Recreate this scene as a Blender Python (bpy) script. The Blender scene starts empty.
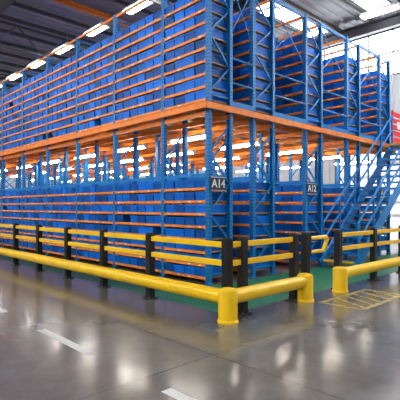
import bpy, math, random
from mathutils import Vector, Matrix
random.seed(7)
S = bpy.context.scene
try:
    S.view_settings.view_transform = 'Standard'
except Exception: pass

# ------------------------------------------------------------ materials
def mat(name, col, rough=0.5, metal=0.0, var=0.0, vscale=6.0, emis=None, estr=0, bump=0.0, island=0.0, rvar=0.0, spec=0.5):
    m = bpy.data.materials.new(name); m.use_nodes = True
    nt = m.node_tree; b = nt.nodes['Principled BSDF']
    b.inputs['Base Color'].default_value = (*col, 1)
    b.inputs['Roughness'].default_value = rough
    b.inputs['Metallic'].default_value = metal
    b.inputs['Specular IOR Level'].default_value = spec
    if emis:
        b.inputs['Emission Color'].default_value = (*emis, 1)
        b.inputs['Emission Strength'].default_value = estr
    if var or bump or rvar:
        tc = nt.nodes.new('ShaderNodeTexCoord'); n = nt.nodes.new('ShaderNodeTexNoise')
        n.inputs['Scale'].default_value = vscale; n.inputs['Detail'].default_value = 6
        nt.links.new(tc.outputs['Object'], n.inputs['Vector'])
    if var:
        r = nt.nodes.new('ShaderNodeValToRGB')
        r.color_ramp.elements[0].position = .3; r.color_ramp.elements[1].position = .7
        r.color_ramp.elements[0].color = (*[c*(1-var) for c in col], 1)
        r.color_ramp.elements[1].color = (*[min(1, c*(1+var)) for c in col], 1)
        nt.links.new(n.outputs['Fac'], r.inputs['Fac'])
        nt.links.new(r.outputs['Color'], b.inputs['Base Color'])
    if island:
        g = nt.nodes.new('ShaderNodeNewGeometry'); r = nt.nodes.new('ShaderNodeValToRGB')
        r.color_ramp.elements[0].color = (*[c*(1-island) for c in col], 1)
        r.color_ramp.elements[1].color = (*[min(1, c*(1+island)) for c in col], 1)
        nt.links.new(g.outputs['Random Per Island'], r.inputs['Fac'])
        nt.links.new(r.outputs['Color'], b.inputs['Base Color'])
    return m

UB = (0.002, 0.185, 0.52)
def upright_mat():
    m = mat('blue_perforated_steel', UB, .42, spec=.3)
    nt = m.node_tree; b = nt.nodes['Principled BSDF']
    tc = nt.nodes.new('ShaderNodeTexCoord'); sx = nt.nodes.new('ShaderNodeSeparateXYZ')
    nt.links.new(tc.outputs['Object'], sx.inputs[0])
    mu = nt.nodes.new('ShaderNodeMath'); mu.operation = 'MULTIPLY'; mu.inputs[1].default_value = 13.3
    fr = nt.nodes.new('ShaderNodeMath'); fr.operation = 'FRACT'
    lt = nt.nodes.new('ShaderNodeMath'); lt.operation = 'LESS_THAN'; lt.inputs[1].default_value = .3
    nt.links.new(sx.outputs['Z'], mu.inputs[0]); nt.links.new(mu.outputs[0], fr.inputs[0]); nt.links.new(fr.outputs[0], lt.inputs[0])
    mx = nt.nodes.new('ShaderNodeMix'); mx.data_type = 'RGBA'
    mx.inputs['A'].default_value = (*UB, 1); mx.inputs['B'].default_value = (0.002, 0.10, 0.32, 1)
    nt.links.new(lt.outputs[0], mx.inputs['Factor']); nt.links.new(mx.outputs['Result'], b.inputs['Base Color'])
    return m

BLUE = upright_mat()
BLUE2 = mat('blue_painted_steel', UB, .42, var=.12, spec=.3)
ORANGE = mat('orange_beam_paint', (0.84, 0.23, 0.025), .45, var=.15, spec=.3)
BIN = mat('blue_plastic', (0.0, 0.115, 0.52), .42, island=.5, spec=.2)
LABEL = mat('label_paper', (0.75, 0.72, 0.5), .6, island=.3)
BOARD = mat('chipboard', (0.50, 0.30, 0.15), .7, var=.2)
YEL = mat('yellow_polymer', (0.95, 0.57, 0.0), .33, var=.05, vscale=3, spec=.4)
BLK = mat('black_polymer', (0.007, 0.007, 0.009), .45, spec=.35)
STEEL = mat('galvanised_steel', (0.35, 0.36, 0.37), .4, .7, var=.15)
CEIL = mat('roof_sheet', (0.27, 0.285, 0.30), .6, var=.12, vscale=1.5)
TRUSS = mat('dark_truss_steel', (0.065, 0.065, 0.07), .5)
WALL = mat('wall_cladding', (0.42, 0.44, 0.46), .6, var=.08, vscale=.6)
RED = mat('red_paint', (0.7, 0.006, 0.006), .4)
WHT = mat('white_paint', (0.8, 0.8, 0.8), .5)
NAVY = mat('sign_navy', (0.012, 0.016, 0.05), .4)
LAMP = mat('fluorescent_tube', (1, 1, 1), .5, emis=(1, .985, .95), estr=58)
LAMPW = mat('warm_tube', (1, 1, 1), .5, emis=(1, .93, .80), estr=42)
WINM = mat('daylight_glazing', (.8, .85, .9), .3, emis=(.92, .96, 1), estr=9)
SKYM = mat('translucent_rooflight', (.8, .85, .9), .5, emis=(.92, .96, 1), estr=4)
DOORM = mat('translucent_door_panel', (.8, .85, .9), .5, emis=(.95, .97, 1), estr=.8)

def worn(name, col, under, thr=.45, scale=9):
    m = mat(name, col, .45); nt = m.node_tree; b = nt.nodes['Principled BSDF']
    tc = nt.nodes.new('ShaderNodeTexCoord'); n = nt.nodes.new('ShaderNodeTexNoise')
    n.inputs['Scale'].default_value = scale; n.inputs['Detail'].default_value = 8; n.inputs['Roughness'].default_value = .75
    r = nt.nodes.new('ShaderNodeValToRGB')
    r.color_ramp.elements[0].position = thr-.06; r.color_ramp.elements[1].position = thr+.06
    r.color_ramp.elements[0].color = (*under, 1); r.color_ramp.elements[1].color = (*col, 1)
    nt.links.new(tc.outputs['Object'], n.inputs['Vector']); nt.links.new(n.outputs['Fac'], r.inputs['Fac'])
    nt.links.new(r.outputs['Color'], b.inputs['Base Color'])
    return m
MWHITE = worn('worn_white_line', (.66, .66, .64), (.36, .36, .35), .36)
MYEL = worn('worn_yellow_line', (.50, .33, .02), (.12, .11, .09), .50)
MGREEN = worn('green_floor_paint', (.005, .16, .065), (.012, .12, .055), .45, 2)

def floor_mat():
    m = bpy.data.materials.new('polished_concrete'); m.use_nodes = True
    nt = m.node_tree; b = nt.nodes['Principled BSDF']
    tc = nt.nodes.new('ShaderNodeTexCoord')
    def noise(s, d=8, ro=.6):
        n = nt.nodes.new('ShaderNodeTexNoise'); n.inputs['Scale'].default_value = s; n.inputs['Detail'].default_value = d
        n.inputs['Roughness'].default_value = ro; nt.links.new(tc.outputs['Object'], n.inputs['Vector']); return n
    n1 = noise(.45); n2 = noise(5, 10, .75); n3 = noise(1.3, 5)
    r1 = nt.nodes.new('ShaderNodeValToRGB')
    r1.color_ramp.elements[0].position = .35; r1.color_ramp.elements[1].position = .65
    r1.color_ramp.elements[0].color = (.122, .110, .092, 1); r1.color_ramp.elements[1].color = (.142, .144, .140, 1)
    nt.links.new(n1.outputs['Fac'], r1.inputs['Fac'])
    r2 = nt.nodes.new('ShaderNodeValToRGB')
    r2.color_ramp.elements[0].position = .3; r2.color_ramp.elements[1].position = .72
    r2.color_ramp.elements[0].color = (.76, .76, .76, 1); r2.color_ramp.elements[1].color = (1.1, 1.1, 1.1, 1)
    nt.links.new(n2.outputs['Fac'], r2.inputs['Fac'])
    mx = nt.nodes.new('ShaderNodeMix'); mx.data_type = 'RGBA'; mx.blend_type = 'MULTIPLY'; mx.inputs['Factor'].default_value = 1
    nt.links.new(r1.outputs['Color'], mx.inputs['A']); nt.links.new(r2.outputs['Color'], mx.inputs['B'])
    br = nt.nodes.new('ShaderNodeTexBrick'); br.offset = 0
    br.inputs['Color1'].default_value = (1, 1, 1, 1); br.inputs['Color2'].default_value = (1, 1, 1, 1); br.inputs['Mortar'].default_value = (.6, .6, .6, 1)
    br.inputs['Scale'].default_value = 1; br.inputs['Brick Width'].default_value = 5; br.inputs['Row Height'].default_value = 5; br.inputs['Mortar Size'].default_value = .01
    mp = nt.nodes.new('ShaderNodeMapping'); mp.inputs['Location'].default_value = (1.1, .8, 0)
    nt.links.new(tc.outputs['Object'], mp.inputs['Vector']); nt.links.new(mp.outputs['Vector'], br.inputs['Vector'])
    mx2 = nt.nodes.new('ShaderNodeMix'); mx2.data_type = 'RGBA'; mx2.blend_type = 'MULTIPLY'; mx2.inputs['Factor'].default_value = 1
    nt.links.new(mx.outputs['Result'], mx2.inputs['A']); nt.links.new(br.outputs['Color'], mx2.inputs['B'])
    nt.links.new(mx2.outputs['Result'], b.inputs['Base Color'])
    mr = nt.nodes.new('ShaderNodeMapRange'); mr.inputs['From Min'].default_value = .3; mr.inputs['From Max'].default_value = .7
    mr.inputs['To Min'].default_value = .13; mr.inputs['To Max'].default_value = .23
    nt.links.new(n3.outputs['Fac'], mr.inputs['Value']); nt.links.new(mr.outputs['Result'], b.inputs['Roughness'])
    b.inputs['IOR'].default_value = 1.6
    bp = nt.nodes.new('ShaderNodeBump'); bp.inputs['Strength'].default_value = .035; bp.inputs['Distance'].default_value = .01
    nt.links.new(n2.outputs['Fac'], bp.inputs['Height']); nt.links.new(bp.outputs['Normal'], b.inputs['Normal'])
    return m
FLOOR = floor_mat()

# ------------------------------------------------------------ mesh builder
class MB:
    def __init__(s): s.v = []; s.f = []; s.m = []; s.mats = []; s.sm = []
    def mi(s, m):
        if m not in s.mats: s.mats.append(m)
        return s.mats.index(m)
    def add(s, vs, fs, m, smooth=False):
        o = len(s.v); s.v += [tuple(v) for v in vs]
        k = s.mi(m)
        for f in fs: s.f.append([i+o for i in f]); s.m.append(k); s.sm.append(smooth)
    def box(s, x0, x1, y0, y1, z0, z1, m):
        vs = [(x0,y0,z0),(x1,y0,z0),(x1,y1,z0),(x0,y1,z0),(x0,y0,z1),(x1,y0,z1),(x1,y1,z1),(x0,y1,z1)]
        s.add(vs, [(0,3,2,1),(4,5,6,7),(0,1,5,4),(1,2,6,5),(2,3,7,6),(3,0,4,7)], m)
    def cbox(s, c, d, m):
        s.box(c[0]-d[0]/2, c[0]+d[0]/2, c[1]-d[1]/2, c[1]+d[1]/2, c[2]-d[2]/2, c[2]+d[2]/2, m)
    def beam(s, p, q, w, h, m, up=(0,0,1)):
        p = Vector(p); q = Vector(q); d = (q-p).normalized(); up = Vector(up)
        if abs(d.dot(up)) > .99: up = Vector((1,0,0))
        a = d.cross(up).normalized(); b = a.cross(d).normalized()
        vs = []
        for e in (p, q):
            for i, j in ((-1,-1),(1,-1),(1,1),(-1,1)): vs.append(e + a*w/2*i + b*h/2*j)
        s.add(vs, [(0,1,2,3),(7,6,5,4),(0,4,5,1),(1,5,6,2),(2,6,7,3),(3,7,4,0)], m)
    def cyl(s, p, q, r, m, n=16, r2=None, prof=None):
        p = Vector(p); q = Vector(q); d = (q-p).normalized(); L = (q-p).length
        up = Vector((0,0,1)) if abs(d.z) < .9 else Vector((1,0,0))
        a = d.cross(up).normalized(); b = a.cross(d).normalized()
        if prof is None: prof = [(0, r), (L, r if r2 is None else r2)]
        vs = []; fs = []
        for t, rr in prof:
            for i in range(n):
                an = 2*math.pi*i/n; vs.append(p + d*t + (a*math.cos(an)+b*math.sin(an))*rr)
        for k in range(len(prof)-1):
            for i in range(n):
                j = (i+1) % n; fs.append((k*n+i, (k+1)*n+i, (k+1)*n+j, k*n+j))
        s.add(vs, fs, m, True)
        s.add(vs[:n], [tuple(range(n))], m); s.add(vs[-n:], [tuple(reversed(range(n)))], m)
    def obj(s, name, parent=None, bevel=0):
        me = bpy.data.meshes.new(name); me.from_pydata(s.v, [], s.f)
        for m in s.mats: me.materials.append(m)
        me.polygons.foreach_set('material_index', s.m); me.polygons.foreach_set('use_smooth', s.sm)
        me.update(); o = bpy.data.objects.new(name, me); S.collection.objects.link(o)
        if parent: o.parent = parent
        if bevel:
            b = o.modifiers.new('bev', 'BEVEL'); b.width = bevel; b.segments = 2; b.limit_method = 'ANGLE'
        return o
def empty(name):
    o = bpy.data.objects.new(name, None); S.collection.objects.link(o); return o

# ------------------------------------------------------------ layout constants
X0, Y0 = 1.79, 2.23
RX0, RX1, RY0, RY1, CH = -14.0, 15.5, -12.0, 34.0, 10.3
MZ = 3.73
TOP = 6.65
rows = [(1.79, 2.52), (3.2, 4.03), (5.35, 6.2), (7.55, 8.4), (9.75, 10.6)]
bays = [2.23, 3.68] + [3.68+2.03*i for i in range(1, 11)]
YE = bays[-1]

# ------------------------------------------------------------ room shell
b = MB(); b.box(RX0, RX1, RY0, RY1, -.2, 0, FLOOR); b.obj('floor')
def corrug(n_axis, a0, a1, pitch=.36, dep=.045):
    pts = []; a = a0
    while a < a1:
        pts += [(a, 0), (a+pitch*.55, 0), (a+pitch*.65, dep), (a+pitch*.9, dep)]; a += pitch
    pts.append((a1, 0)); return pts
b = MB(); pts = corrug('y', RY0, RY1, .5, .06); vs = []; fs = []
for (a, d) in pts: vs += [(RX0, a, CH-d), (RX1, a, CH-d)]
for i in range(len(pts)-1): fs.append((2*i, 2*i+1, 2*i+3, 2*i+2))
b.add(vs, fs, CEIL); b.box(RX0, RX1, RY0, RY1, CH+.02, CH+.12, CEIL); b.obj('ceiling')
def wall(name, axis, pos, a0, a1, sgn, openings=()):
    b = MB(); pts = corrug('', a0, a1, .36); vs = []; fs = []
    segs = [(0, CH)] if not openings else [(0, openings[0]), (openings[1], CH)]
    for z0, z1 in segs:
        vs = []; fs = []
        for (a, d) in pts:
            for z in (z0, z1):
                vs.append((pos+sgn*d, a, z) if axis == 'x' else (a, pos+sgn*d, z))
        for i in range(len(pts)-1): fs.append((2*i, 2*i+1, 2*i+3, 2*i+2))
        b.add(vs, fs, WALL)
        if axis == 'x': b.box(min(pos-sgn*.01, pos-sgn*.12), max(pos-sgn*.01, pos-sgn*.12), a0, a1, z0, z1, WALL)
        else: b.box(a0, a1, min(pos-sgn*.01, pos-sgn*.12), max(pos-sgn*.01, pos-sgn*.12), z0, z1, WALL)
    return b.obj(name)
WZ0, WZ1 = 7.6, 9.7
wall('wall_right', 'x', RX1, RY0, RY1, -1, (WZ0, WZ1))
wall('wall_left', 'x', RX0, RY0, RY1, 1, (WZ0, WZ1))
wall('wall_back', 'y', RY1, RX0, RX1, -1)
wall('wall_front', 'y', RY0, RX0, RX1, 1)
n = 1
for X in (RX1, RX0):
    y = RY0
    while y < RY1-1:
        y2 = min(y+4.6, RY1); b = MB(); s = 1 if X > 0 else -1
        b.box(X+s*.04-.01, X+s*.04+.01, y+.04, y2-.04, WZ0, WZ1, WINM)
        for yy in [y+.03+(y2-y-.06)*k/4 for k in range(5)]:
            b.box(X-.04, X+.04, yy-.03, yy+.03, WZ0, WZ1, TRUSS)
        for zz in (WZ0+.03, (WZ0+WZ1)/2, WZ1-.03):
            b.box(X-.03, X+.03, y, y2, zz-.03, zz+.03, TRUSS)
        b.obj('window_%d' % n); n += 1; y = y2
y = -6.0
while y < 26:
    b = MB()
    b.box(9.4, 14.4, y, y+1.0, CH-.095, CH-.075, SKYM)
    b.box(9.3, 14.5, y-.06, y, CH-.12, CH-.06, TRUSS); b.box(9.3, 14.5, y+1.0, y+1.06, CH-.12, CH-.06, TRUSS)
    for xx in (9.35, 11.0, 12.7, 14.45): b.box(xx-.04, xx+.04, y, y+1.0, CH-.12, CH-.06, TRUSS)
    b.obj('window_%d' % n); n += 1; y += 3.2
for k, (d0, d1) in enumerate(((-3.5, .8), (2.4, 6.8))):
    b = MB(); xx = RX1-.10
    b.box(xx-.04, xx+.03, d0-.12, d0, 0, 4.3, TRUSS); b.box(xx-.04, xx+.03, d1, d1+.12, 0, 4.3, TRUSS); b.box(xx-.04, xx+.03, d0-.12, d1+.12, 4.2, 4.35, TRUSS)
    for j in range(7):
        z = .6*j
        b.box(xx-.01, xx+.02, d0, d1, z+.01, z+.10, WHT); b.box(xx-.01, xx+.02, d0, d1, z+.5, z+.59, WHT)
        for q in range(5):
            y = d0+(d1-d0)*q/4; b.box(xx-.01, xx+.02, max(d0, y-.05), min(d1, y+.05), z+.10, z+.5, WHT)
        b.box(xx, xx+.012, d0, d1, z+.1, z+.5, DOORM)
    b.obj('door_%d' % (k+1))

# ------------------------------------------------------------ roof structure
root = empty('roof_structure')
b = MB(); y = RY0+.8
while y < RY1:
    b.box(RX0+.1, RX1-.1, y-.04, y+.04, CH-.28, CH-.12, TRUSS); y += 1.6
b.obj('purlins', root)
b = MB()
for x in (-11, -4.6, 1.8, 8.9, 14.8):
    b.box(x-.12, x+.12, RY0+.1, RY1-.1, CH-.36, CH-.30, TRUSS)
    b.box(x-.02, x+.02, RY0+.1, RY1-.1, CH-.75, CH-.36, TRUSS)
    b.box(x-.12, x+.12, RY0+.1, RY1-.1, CH-.80, CH-.74, TRUSS)
b.obj('girders', root)
b = MB(); y = -8.0
while y < RY1:
    zb, zt = CH-1.5, CH-.45
    b.box(RX0+.2, RX1-.2, y-.05, y+.05, zb-.05, zb+.05, TRUSS); b.box(RX0+.2, RX1-.2, y-.05, y+.05, zt-.05, zt+.05, TRUSS)
    x = RX0+.4; k = 0
    while x+1.2 < RX1:
        b.beam((x, y, zb if k % 2 else zt), (x+1.2, y, zt if k % 2 else zb), .05, .05, TRUSS); x += 1.2; k += 1
    y += 8
b.obj('trusses', root)
b = MB()
for y in (12.4,):
    b.box(RX0+.2, RX1-.2, y-.07, y+.07, CH-.50, CH-.48, ORANGE); b.box(RX0+.2, RX1-.2, y-.015, y+.015, CH-.48, CH-.33, ORANGE); b.box(RX0+.2, RX1-.2, y-.07, y+.07, CH-.34, CH-.30, ORANGE)
b.obj('painted_tie_beam', root)

# ------------------------------------------------------------ ceiling lights
b = MB()
b.box(-.16, .16, -.75, .75, .03, .09, WHT)
b.add([(-.16,-.75,.03),(.16,-.75,.03),(.24,-.75,-.05),(-.24,-.75,-.05),(-.16,.75,.03),(.16,.75,.03),(.24,.75,-.05),(-.24,.75,-.05)],
      [(0,3,7,4),(1,5,6,2),(0,1,2,3),(4,7,6,5)], WHT)
for xx in (-.1, 0, .1): b.cyl((xx, -.72, -.01), (xx, .72, -.01), .032, LAMP, 8)
for yy in (-.5, .5): b.cyl((0, yy, .09), (0, yy, .6), .01, STEEL, 6)
tmpl = b.obj('ceiling_light'); first = True
for x in (-9.6, -4.2, 5.6, 9.4, 13.0):
    y = -9.2
    while y < RY1-1:
        if first: o = tmpl; first = False
        else:
            o = bpy.data.objects.new('ceiling_light', tmpl.data); S.collection.objects.link(o)
        o.location = (x, y, CH-.75 if x != 9.4 else CH-.95); y += 3.2

# ------------------------------------------------------------ racks
def addbin(B, cx, cy, z, wx, wy, h):
    v = []; t = .02; k = .009
    def q(hx, hy, zz): return [(cx-hx, cy-hy, zz), (cx+hx, cy-hy, zz), (cx+hx, cy+hy, zz), (cx-hx, cy+hy, zz)]
    hx, hy = wx/2, wy/2
    v += q(hx-t, hy-t*.6, z)
    v += q(hx-k, hy-k, z+h-.04)
    v += q(hx, hy, z+h-.04)
    v += q(hx, hy, z+h)
    v += q(hx-.025, hy-.02, z+h)
    v += q(hx-.05, hy-.03, z+h*.45)
    f = [(3, 2, 1, 0)]
    for a in (0, 4, 8, 12, 16):
        for i in range(4):
            j = (i+1) % 4; f.append((a+i, a+j, a+4+j, a+4+i))
    f.append((20, 21, 22, 23))
    B.add(v, f, BIN)

PIT = .265
for ri, (xa, xb) in enumerate(rows):
    rack = empty('shelving_rack')
    U = MB(); O = MB(); Bn = MB(); Bd = MB(); Lb = MB()
    w = .09
    for yb in bays:
        for x in (xa+w/2, xb-w/2):
            o = -1 if x < (xa+xb)/2 else 1
            U.box(x+o*w/2-(.012 if o > 0 else 0), x+o*w/2+(.012 if o < 0 else 0), yb-.045, yb+.045, 0, TOP, BLUE)
            for s_ in (-1, 1):
                U.box(x-w/2, x+w/2, yb+s_*.045-.006, yb+s_*.045+.006, 0, TOP, BLUE)
            U.box(x-.08, x+.08, yb-.07, yb+.07, 0, .012, BLUE2)
        z = .25; k = 0
        while z+.62 < TOP:
            if not (z < MZ < z+.62):
                l, r = (xa+.05, xb-.05)
                if k % 2: l, r = r, l
                U.beam((l, yb, z), (r, yb, z+.62), .03, .04, BLUE2)
            z += .62; k += 1
        for z in (.2, MZ+.2, TOP-.1):
            U.beam((xa+.05, yb, z), (xb-.05, yb, z), .03, .045, BLUE2)
    for bi in range(len(bays)-1):
        ya, yb = bays[bi]+.05, bays[bi+1]-.05
        lv = [.15+PIT*i for i in range(8)] + [MZ+.12+PIT*i for i in range(9)]
        for z in lv:
            for x in (xa+.03, xb-.03):
                O.box(x-.022, x+.022, ya, yb, z-.055, z, ORANGE)
                for yy in (ya+.01, yb-.01): O.box(x-.03, x+.03, yy-.012, yy+.012, z-.08, z+.02, ORANGE)
            Bd.box(xa+.055, xb-.055, ya, yb, z-.03, z-.006, BOARD)
            nb = max(1, int((yb-ya)/.315)); st = (yb-ya)/nb
            for i in range(nb):
                if random.random() < .01: continue
                cy = ya+st*(i+.5); dx = random.uniform(-.015, .015)
                addbin(Bn, (xa+xb)/2+dx, cy+random.uniform(-.003, .003), z-.004, (xb-xa)-.03, st-.008, random.choice((.185, .185, .19, .175)))
                if random.random() < .4:
                    for sx, xx in ((-1, xa-.001+.008), (1, xb+.001-.008)):
                        Lb.add([(xx+sx*.002, cy+.04*sx, z-.042), (xx+sx*.002, cy-.04*sx, z-.042), (xx+sx*.002, cy-.04*sx, z-.016), (xx+sx*.002, cy+.04*sx, z-.016)], [(0,1,2,3)], LABEL)
        for z in (2.30, TOP-.03):
            for x in (xa+.03, xb-.03): O.box(x-.022, x+.022, ya, yb, z-.06, z, ORANGE if z > 3 else BLUE2)
    U.obj('uprights', rack); O.obj('beams', rack); Bn.obj('storage_bins', rack); Bd.obj('shelf_boards', rack); Lb.obj('shelf_labels', rack)

b = MB()
for i in range(len(rows)-1):
    xl, xr = rows[i][1]-.04, rows[i+1][0]+.04
    for yb in bays[0:8:2]:
        b.beam((xl, yb, TOP-.06), (xr, yb, TOP-.06), .05, .08, BLUE2)
        b.beam((xl, yb-.02, MZ+1.6), (xr, yb-.02, TOP-.1), .02, .02, BLUE2)
        b.beam((xl, yb+.02, TOP-.1), (xr, yb+.02, MZ+1.6), .02, .02, BLUE2)
b.obj('rack_tie_bracing')

# ------------------------------------------------------------ mezzanine
mz = empty('mezzanine_floor'); MXE = 12.0
b = MB()
b.box(X0-.06, MXE, Y0-.06, YE+.1, MZ-.035, MZ, BOARD); b.obj('deck', mz)
b = MB()
EB = MZ-.12
def channel_x(y, x0, x1, s):
    b.box(x0, x1, y-.012, y+.012, EB, MZ+.02, ORANGE)
    b.box(x0, x1, min(y, y+s*.05), max(y, y+s*.05), EB, EB+.015, ORANGE)
channel_x(Y0-.075, X0-.09, MXE, -1); channel_x(YE+.12, X0-.09, MXE, 1)
b.box(X0-.09, X0-.066, Y0-.08, YE+.12, EB, MZ+.02, ORANGE); b.box(X0-.14, X0-.09, Y0-.08, YE+.12, EB, EB+.015, ORANGE)
b.obj('edge_channels', mz)
b = MB(); y = Y0+.35
while y < YE:
    b.box(X0-.03, MXE-.03, y-.025, y+.025, MZ-.14, MZ-.04, ORANGE); y += .68
for (xa, xb) in rows:
    for x in (xa+.045, xb-.045): b.box(x-.03, x+.03, Y0, YE, MZ-.24, MZ-.145, ORANGE)
b.obj('joists', mz)
b = MB()
for yb in bays[::2]: b.box(MXE-.12, MXE-.03, yb-.045, yb+.045, 0, MZ+1.1, BLUE)
for z in (MZ+.55, MZ+1.08): b.cyl((MXE-.07, Y0, z), (MXE-.07, YE, z), .022, BLUE2, 10)
b.obj('side_posts', mz)
b = MB()
for i in range(len(rows)-1):
    xl, xr = rows[i][1], rows[i+1][0]
    for z in (MZ+.55, MZ+1.08): b.cyl((xl, Y0-.03, z), (xr, Y0-.03, z), .022, BLUE2, 10)
    b.box(xl, xr, Y0-.05, Y0-.03, MZ+.03, MZ+.15, BLUE2)
b.obj('guard_rails', mz)

b = MB(); b.box(-.06, .06, -.75, .75, .03, .08, WHT)
for xx in (-.035, .035): b.cyl((xx, -.7, 0), (xx, .7, 0), .028, LAMPW, 8)
for yy in (-.73, .73): b.box(-.06, .06, yy-.02, yy+.02, -.03, .04, WHT)
for yy in (-.4, .4): b.cyl((0, yy, .08), (0, yy, .3), .008, STEEL, 6)
t2 = b.obj('strip_light'); first = True
for x in (2.86, 4.7, 6.88, 9.08, 11.28):
    for y in (3.9, 6.5, 9.1, 11.7, 14.3, 17, 20, 23):
        if first: o = t2; first = False
        else: o = bpy.data.objects.new('strip_light', t2.data); S.collection.objects.link(o)
        o.location = (x, y, MZ-.44)

# ------------------------------------------------------------ aisle signs
for (xa, xb), tx in zip(rows, ('A14', None, 'A12', None, 'A10')):
    if not tx: continue
    sg = empty('aisle_sign')
    b = MB(); cx = xa+.26; z = 2.08
    b.box(cx-.22, cx+.22, Y0-.075, Y0-.06, z-.15, z+.15, NAVY)
    b.obj('panel', sg, .004)
    b = MB()
    b.box(cx-.22, cx+.22, Y0-.078, Y0-.075, z+.13, z+.14, WHT); b.box(cx-.22, cx+.22, Y0-.078, Y0-.075, z-.14, z-.13, WHT); b.obj('border', sg)
    c = bpy.data.curves.new('lettering', 'FONT'); c.body = tx; c.size = .24; c.align_x = 'CENTER'; c.align_y = 'CENTER'; c.extrude = .002; c.offset = .004
    c.materials.append(WHT); o = bpy.data.objects.new('lettering', c); S.collection.objects.link(o); o.parent = sg
    o.rotation_euler = (math.pi/2, 0, 0); o.location = (cx, Y0-.08, z)

# ------------------------------------------------------------ safety barriers
def post(B, x, y):
    B.cbox((x, y, .57), (.12, .12, 1.12), BLK); B.cbox((x, y, 1.14), (.095, .095, .03), BLK)
    B.cbox((x, y, .012), (.2, .2, .024), BLK)
    for sx in (-1, 1):
        for sy in (-1, 1): B.cyl((x+sx*.08, y+sy*.08, .02), (x+sx*.08, y+sy*.08, .04), .012, STEEL, 6)
def bollard(B, x, y, h=.47, r=.135):
    B.cyl((x, y, 0), (x, y, h), r, YEL, 28, prof=[(0, r+.015), (.03, r+.015), (.04, r), (h-.04, r), (h-.012, r-.015), (h, r-.05), (h+.004, .01)])
def lowrail(B, p, q):
    B.cyl(p, q, .105, YEL, 24)
ba = empty('safety_barrier'); P = MB(); R = MB()
ly = [2.0+1.535*i for i in range(13)]
LE = ly[-1]
off = .165
for y in ly: post(P, off, y)
post(P, off+.0, .165)
lowrail(R, (0, 0, .34), (0, LE+.3, .34)); bollard(R, 0, 0); bollard(R, 0, LE+.3)
ends = [.165]+ly
for i in range(len(ends)-1):
    for z in (1.05, .78): R.box(off-.03, off+.03, ends[i]+.06, ends[i+1]-.06, z-.042, z+.042, YEL)
for y in ly: R.box(.06, off-.05, y-.06, y+.06, .27, .42, BLK)
P.obj('posts', ba, .008); R.obj('rails', ba, .01)
bb = empty('safety_barrier'); P = MB(); R = MB()
xs = [.5, 1.84]
for x in xs: post(P, x, off)
lowrail(R, (.0, 0, .34), (1.93, 0, .34)); bollard(R, 1.93, 0)
for (a, c) in ((off+.06, .44), (.56, 1.78)):
    for z in (1.05, .78): R.box(a, c, off-.03, off+.03, z-.042, z+.042, YEL)
for x in xs: R.box(x-.06, x+.06, .06, off-.05, .27, .42, BLK)
P.obj('posts', bb, .008); R.obj('rails', bb, .01)
bc = empty('safety_barrier'); P = MB(); R = MB()
xs = [3.35]+[3.35+1.535*i for i in range(1, 7)]
for x in xs: post(P, x, off)
lowrail(R, (3.12, 0, .34), (xs[-1]+.2, 0, .34)); bollard(R, 3.12, 0); bollard(R, xs[-1]+.2, 0)
for i in range(len(xs)-1):
    for z in (1.05, .78): R.box(xs[i]+.06, xs[i+1]-.06, off-.03, off+.03, z-.042, z+.042, YEL)
for x in xs: R.box(x-.06, x+.06, .06, off-.05, .27, .42, BLK)
P.obj('posts', bc, .008); R.obj('rails', bc, .01)
g = empty('swing_gate'); P = MB(); R = MB()
gp = 2.21; gyy = .17
post(P, gp, gyy)
for z in (1.04, .79): R.box(gp+.055, gp+.11, gyy-.05, gyy+.05, z-.07, z+.07, BLK)
R.cyl((gp+.1, gyy, 1.04), (2.90, gyy, 1.04), .035, YEL, 14); R.cyl((gp+.1, gyy, .79), (2.8, gyy, .79), .035, YEL, 14)
R.cyl((2.9, gyy, 1.04), (2.95, gyy, .98), .035, YEL, 14); R.cyl((2.95, gyy, 1.0), (2.8, gyy, .79), .035, YEL, 14)
P.obj('post', g, .008); R.obj('arm', g)

# ------------------------------------------------------------ staircase
st = empty('staircase'); SX0, SX1, SY0, SY1 = 6.0, 10.5, 1.1, 2.08
b = MB()
N = 19; rise = MZ/N; run = (SX1-SX0)/N
for y in (SY0, SY1):
    b.beam((SX0-.05, y, .06), (SX1, y, MZ-.1), .05, .26, BLUE2)
b.obj('stringers', st)
b = MB()
for i in range(1, N+1):
    x = SX0+run*(i-1); b.box(x, x+run+.03, SY0+.025, SY1-.025, rise*i-.04, rise*i, BLUE2)
    b.box(x-.004, x+.03, SY0+.025, SY1-.025, rise*i-.05, rise*i+.004, YEL if i in (1, N) else BLUE2)
b.obj('treads', st)
b = MB()
for y in (SY0, SY1):
    for h in (.5, .98): 
        b.cyl((SX0+.05, y, .2+h), (SX1, y, MZ+h), .03, BLUE2, 12)
    for k in range(6):
        t = k/5; x = SX0+.05+(SX1-SX0-.05)*t; zz = .2+(MZ-.2)*t
        b.cyl((x, y, max(0.0, zz-.15)), (x, y, zz+.98), .03, BLUE2, 10)
b.obj('handrails', st)
b = MB()
b.box(SX1, 12.0, SY0-.03, Y0-.1, MZ-.04, MZ, BOARD)
b.box(SX1, 12.0, SY0-.06, SY0-.03, MZ-.2, MZ+.03, ORANGE); b.box(12.0, 12.03, SY0-.06, Y0-.1, MZ-.2, MZ+.03, ORANGE)
for x in (SX1+.05, 11.95):
    b.box(x-.05, x+.05, SY0-.05, SY0+.05, 0, MZ-.04, BLUE)
b.beam((SX1+.05, SY0, .4), (11.95, SY0, MZ-.3), .03, .06, BLUE2); b.beam((SX1+.05, SY0, MZ-.3), (11.95, SY0, .4), .03, .06, BLUE2)
for z in (.55, 1.08):
    b.cyl((SX1, SY0, MZ+z), (12, SY0, MZ+z), .024, BLUE2, 10); b.cyl((12, SY0, MZ+z), (12, Y0-.1, MZ+z), .024, BLUE2, 10)
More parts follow.
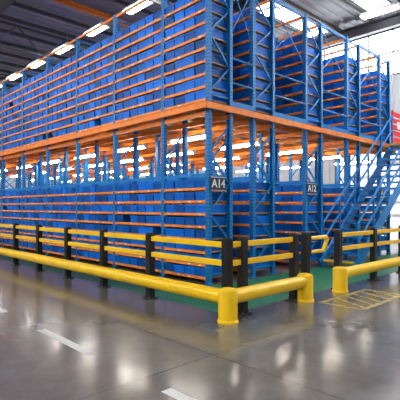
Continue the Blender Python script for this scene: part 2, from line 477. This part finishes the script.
for p in ((SX1, SY0), (11.25, SY0), (12, SY0), (12, Y0-.12)): b.cyl((*p, MZ), (*p, MZ+1.08), .024, BLUE2, 10)
b.obj('landing', st)

b = MB()
gx0, gx1, gy = 10.66, 11.8, Y0-.09
for x in (gx0, gx1): b.box(x-.03, x+.03, gy-.03, gy+.03, MZ+.03, MZ+1.2, RED)
for z in (.2, .42, .64, .86, 1.08): b.box(gx0, gx1, gy-.015, gy+.015, MZ+z-.08, MZ+z+.08, RED)
b.box(gx0+.35, gx1-.3, gy-.03, gy-.018, MZ+.6, MZ+.85, WHT)
b.obj('loading_gate')

# ------------------------------------------------------------ floor markings
b = MB()
for y0, y1 in ((.15, 1.42), (-2.4, -1.15), (2.72, 3.98), (5.28, 6.5), (7.85, 9.1), (-5, -3.72)): b.box(-2.1, -1.99, y0, y1, .0005, .003, MWHITE)
b.obj('floor_lane_marking')
b = MB()
hx0, hx1, hy0, hy1 = 2.0, 3.7, -1.0, -.2
b.box(hx0, hx1, hy0, hy0+.09, .0005, .003, MYEL); b.box(hx0, hx1, hy1-.09, hy1, .0005, .003, MYEL)
b.box(hx0, hx0+.09, hy0, hy1, .0005, .0032, MYEL); b.box(hx1-.09, hx1, hy0, hy1, .0005, .0032, MYEL)
for k in range(5):
    x = hx0+.15+k*.3; b.add([(x, hy0+.09, .0034), (x+.09, hy0+.09, .0034), (x+.39, hy1-.09, .0034), (x+.3, hy1-.09, .0034)], [(0,1,2,3)], MYEL)
b.obj('floor_hatch_marking')
b = MB()
b.box(.3, 13, .3, Y0-.15, .0005, .002, MGREEN); b.box(.3, X0-.1, Y0-.15, YE, .0005, .002, MGREEN)
b.obj('floor_walkway_paint')

# ------------------------------------------------------------ world + camera
w = bpy.data.worlds.new('world'); S.world = w; w.use_nodes = True
w.node_tree.nodes['Background'].inputs[0].default_value = (.6, .7, .8, 1); w.node_tree.nodes['Background'].inputs[1].default_value = .6
cam = bpy.data.cameras.new('camera'); co = bpy.data.objects.new('camera', cam); S.collection.objects.link(co)
cam.sensor_width = 36; cam.lens = 434/400*36; cam.shift_y = .0175; cam.clip_end = 200
co.location = (-4.45, -4.10, 1.6); co.rotation_euler = (math.pi/2, 0, -math.atan2(.690, .723))
S.camera = co
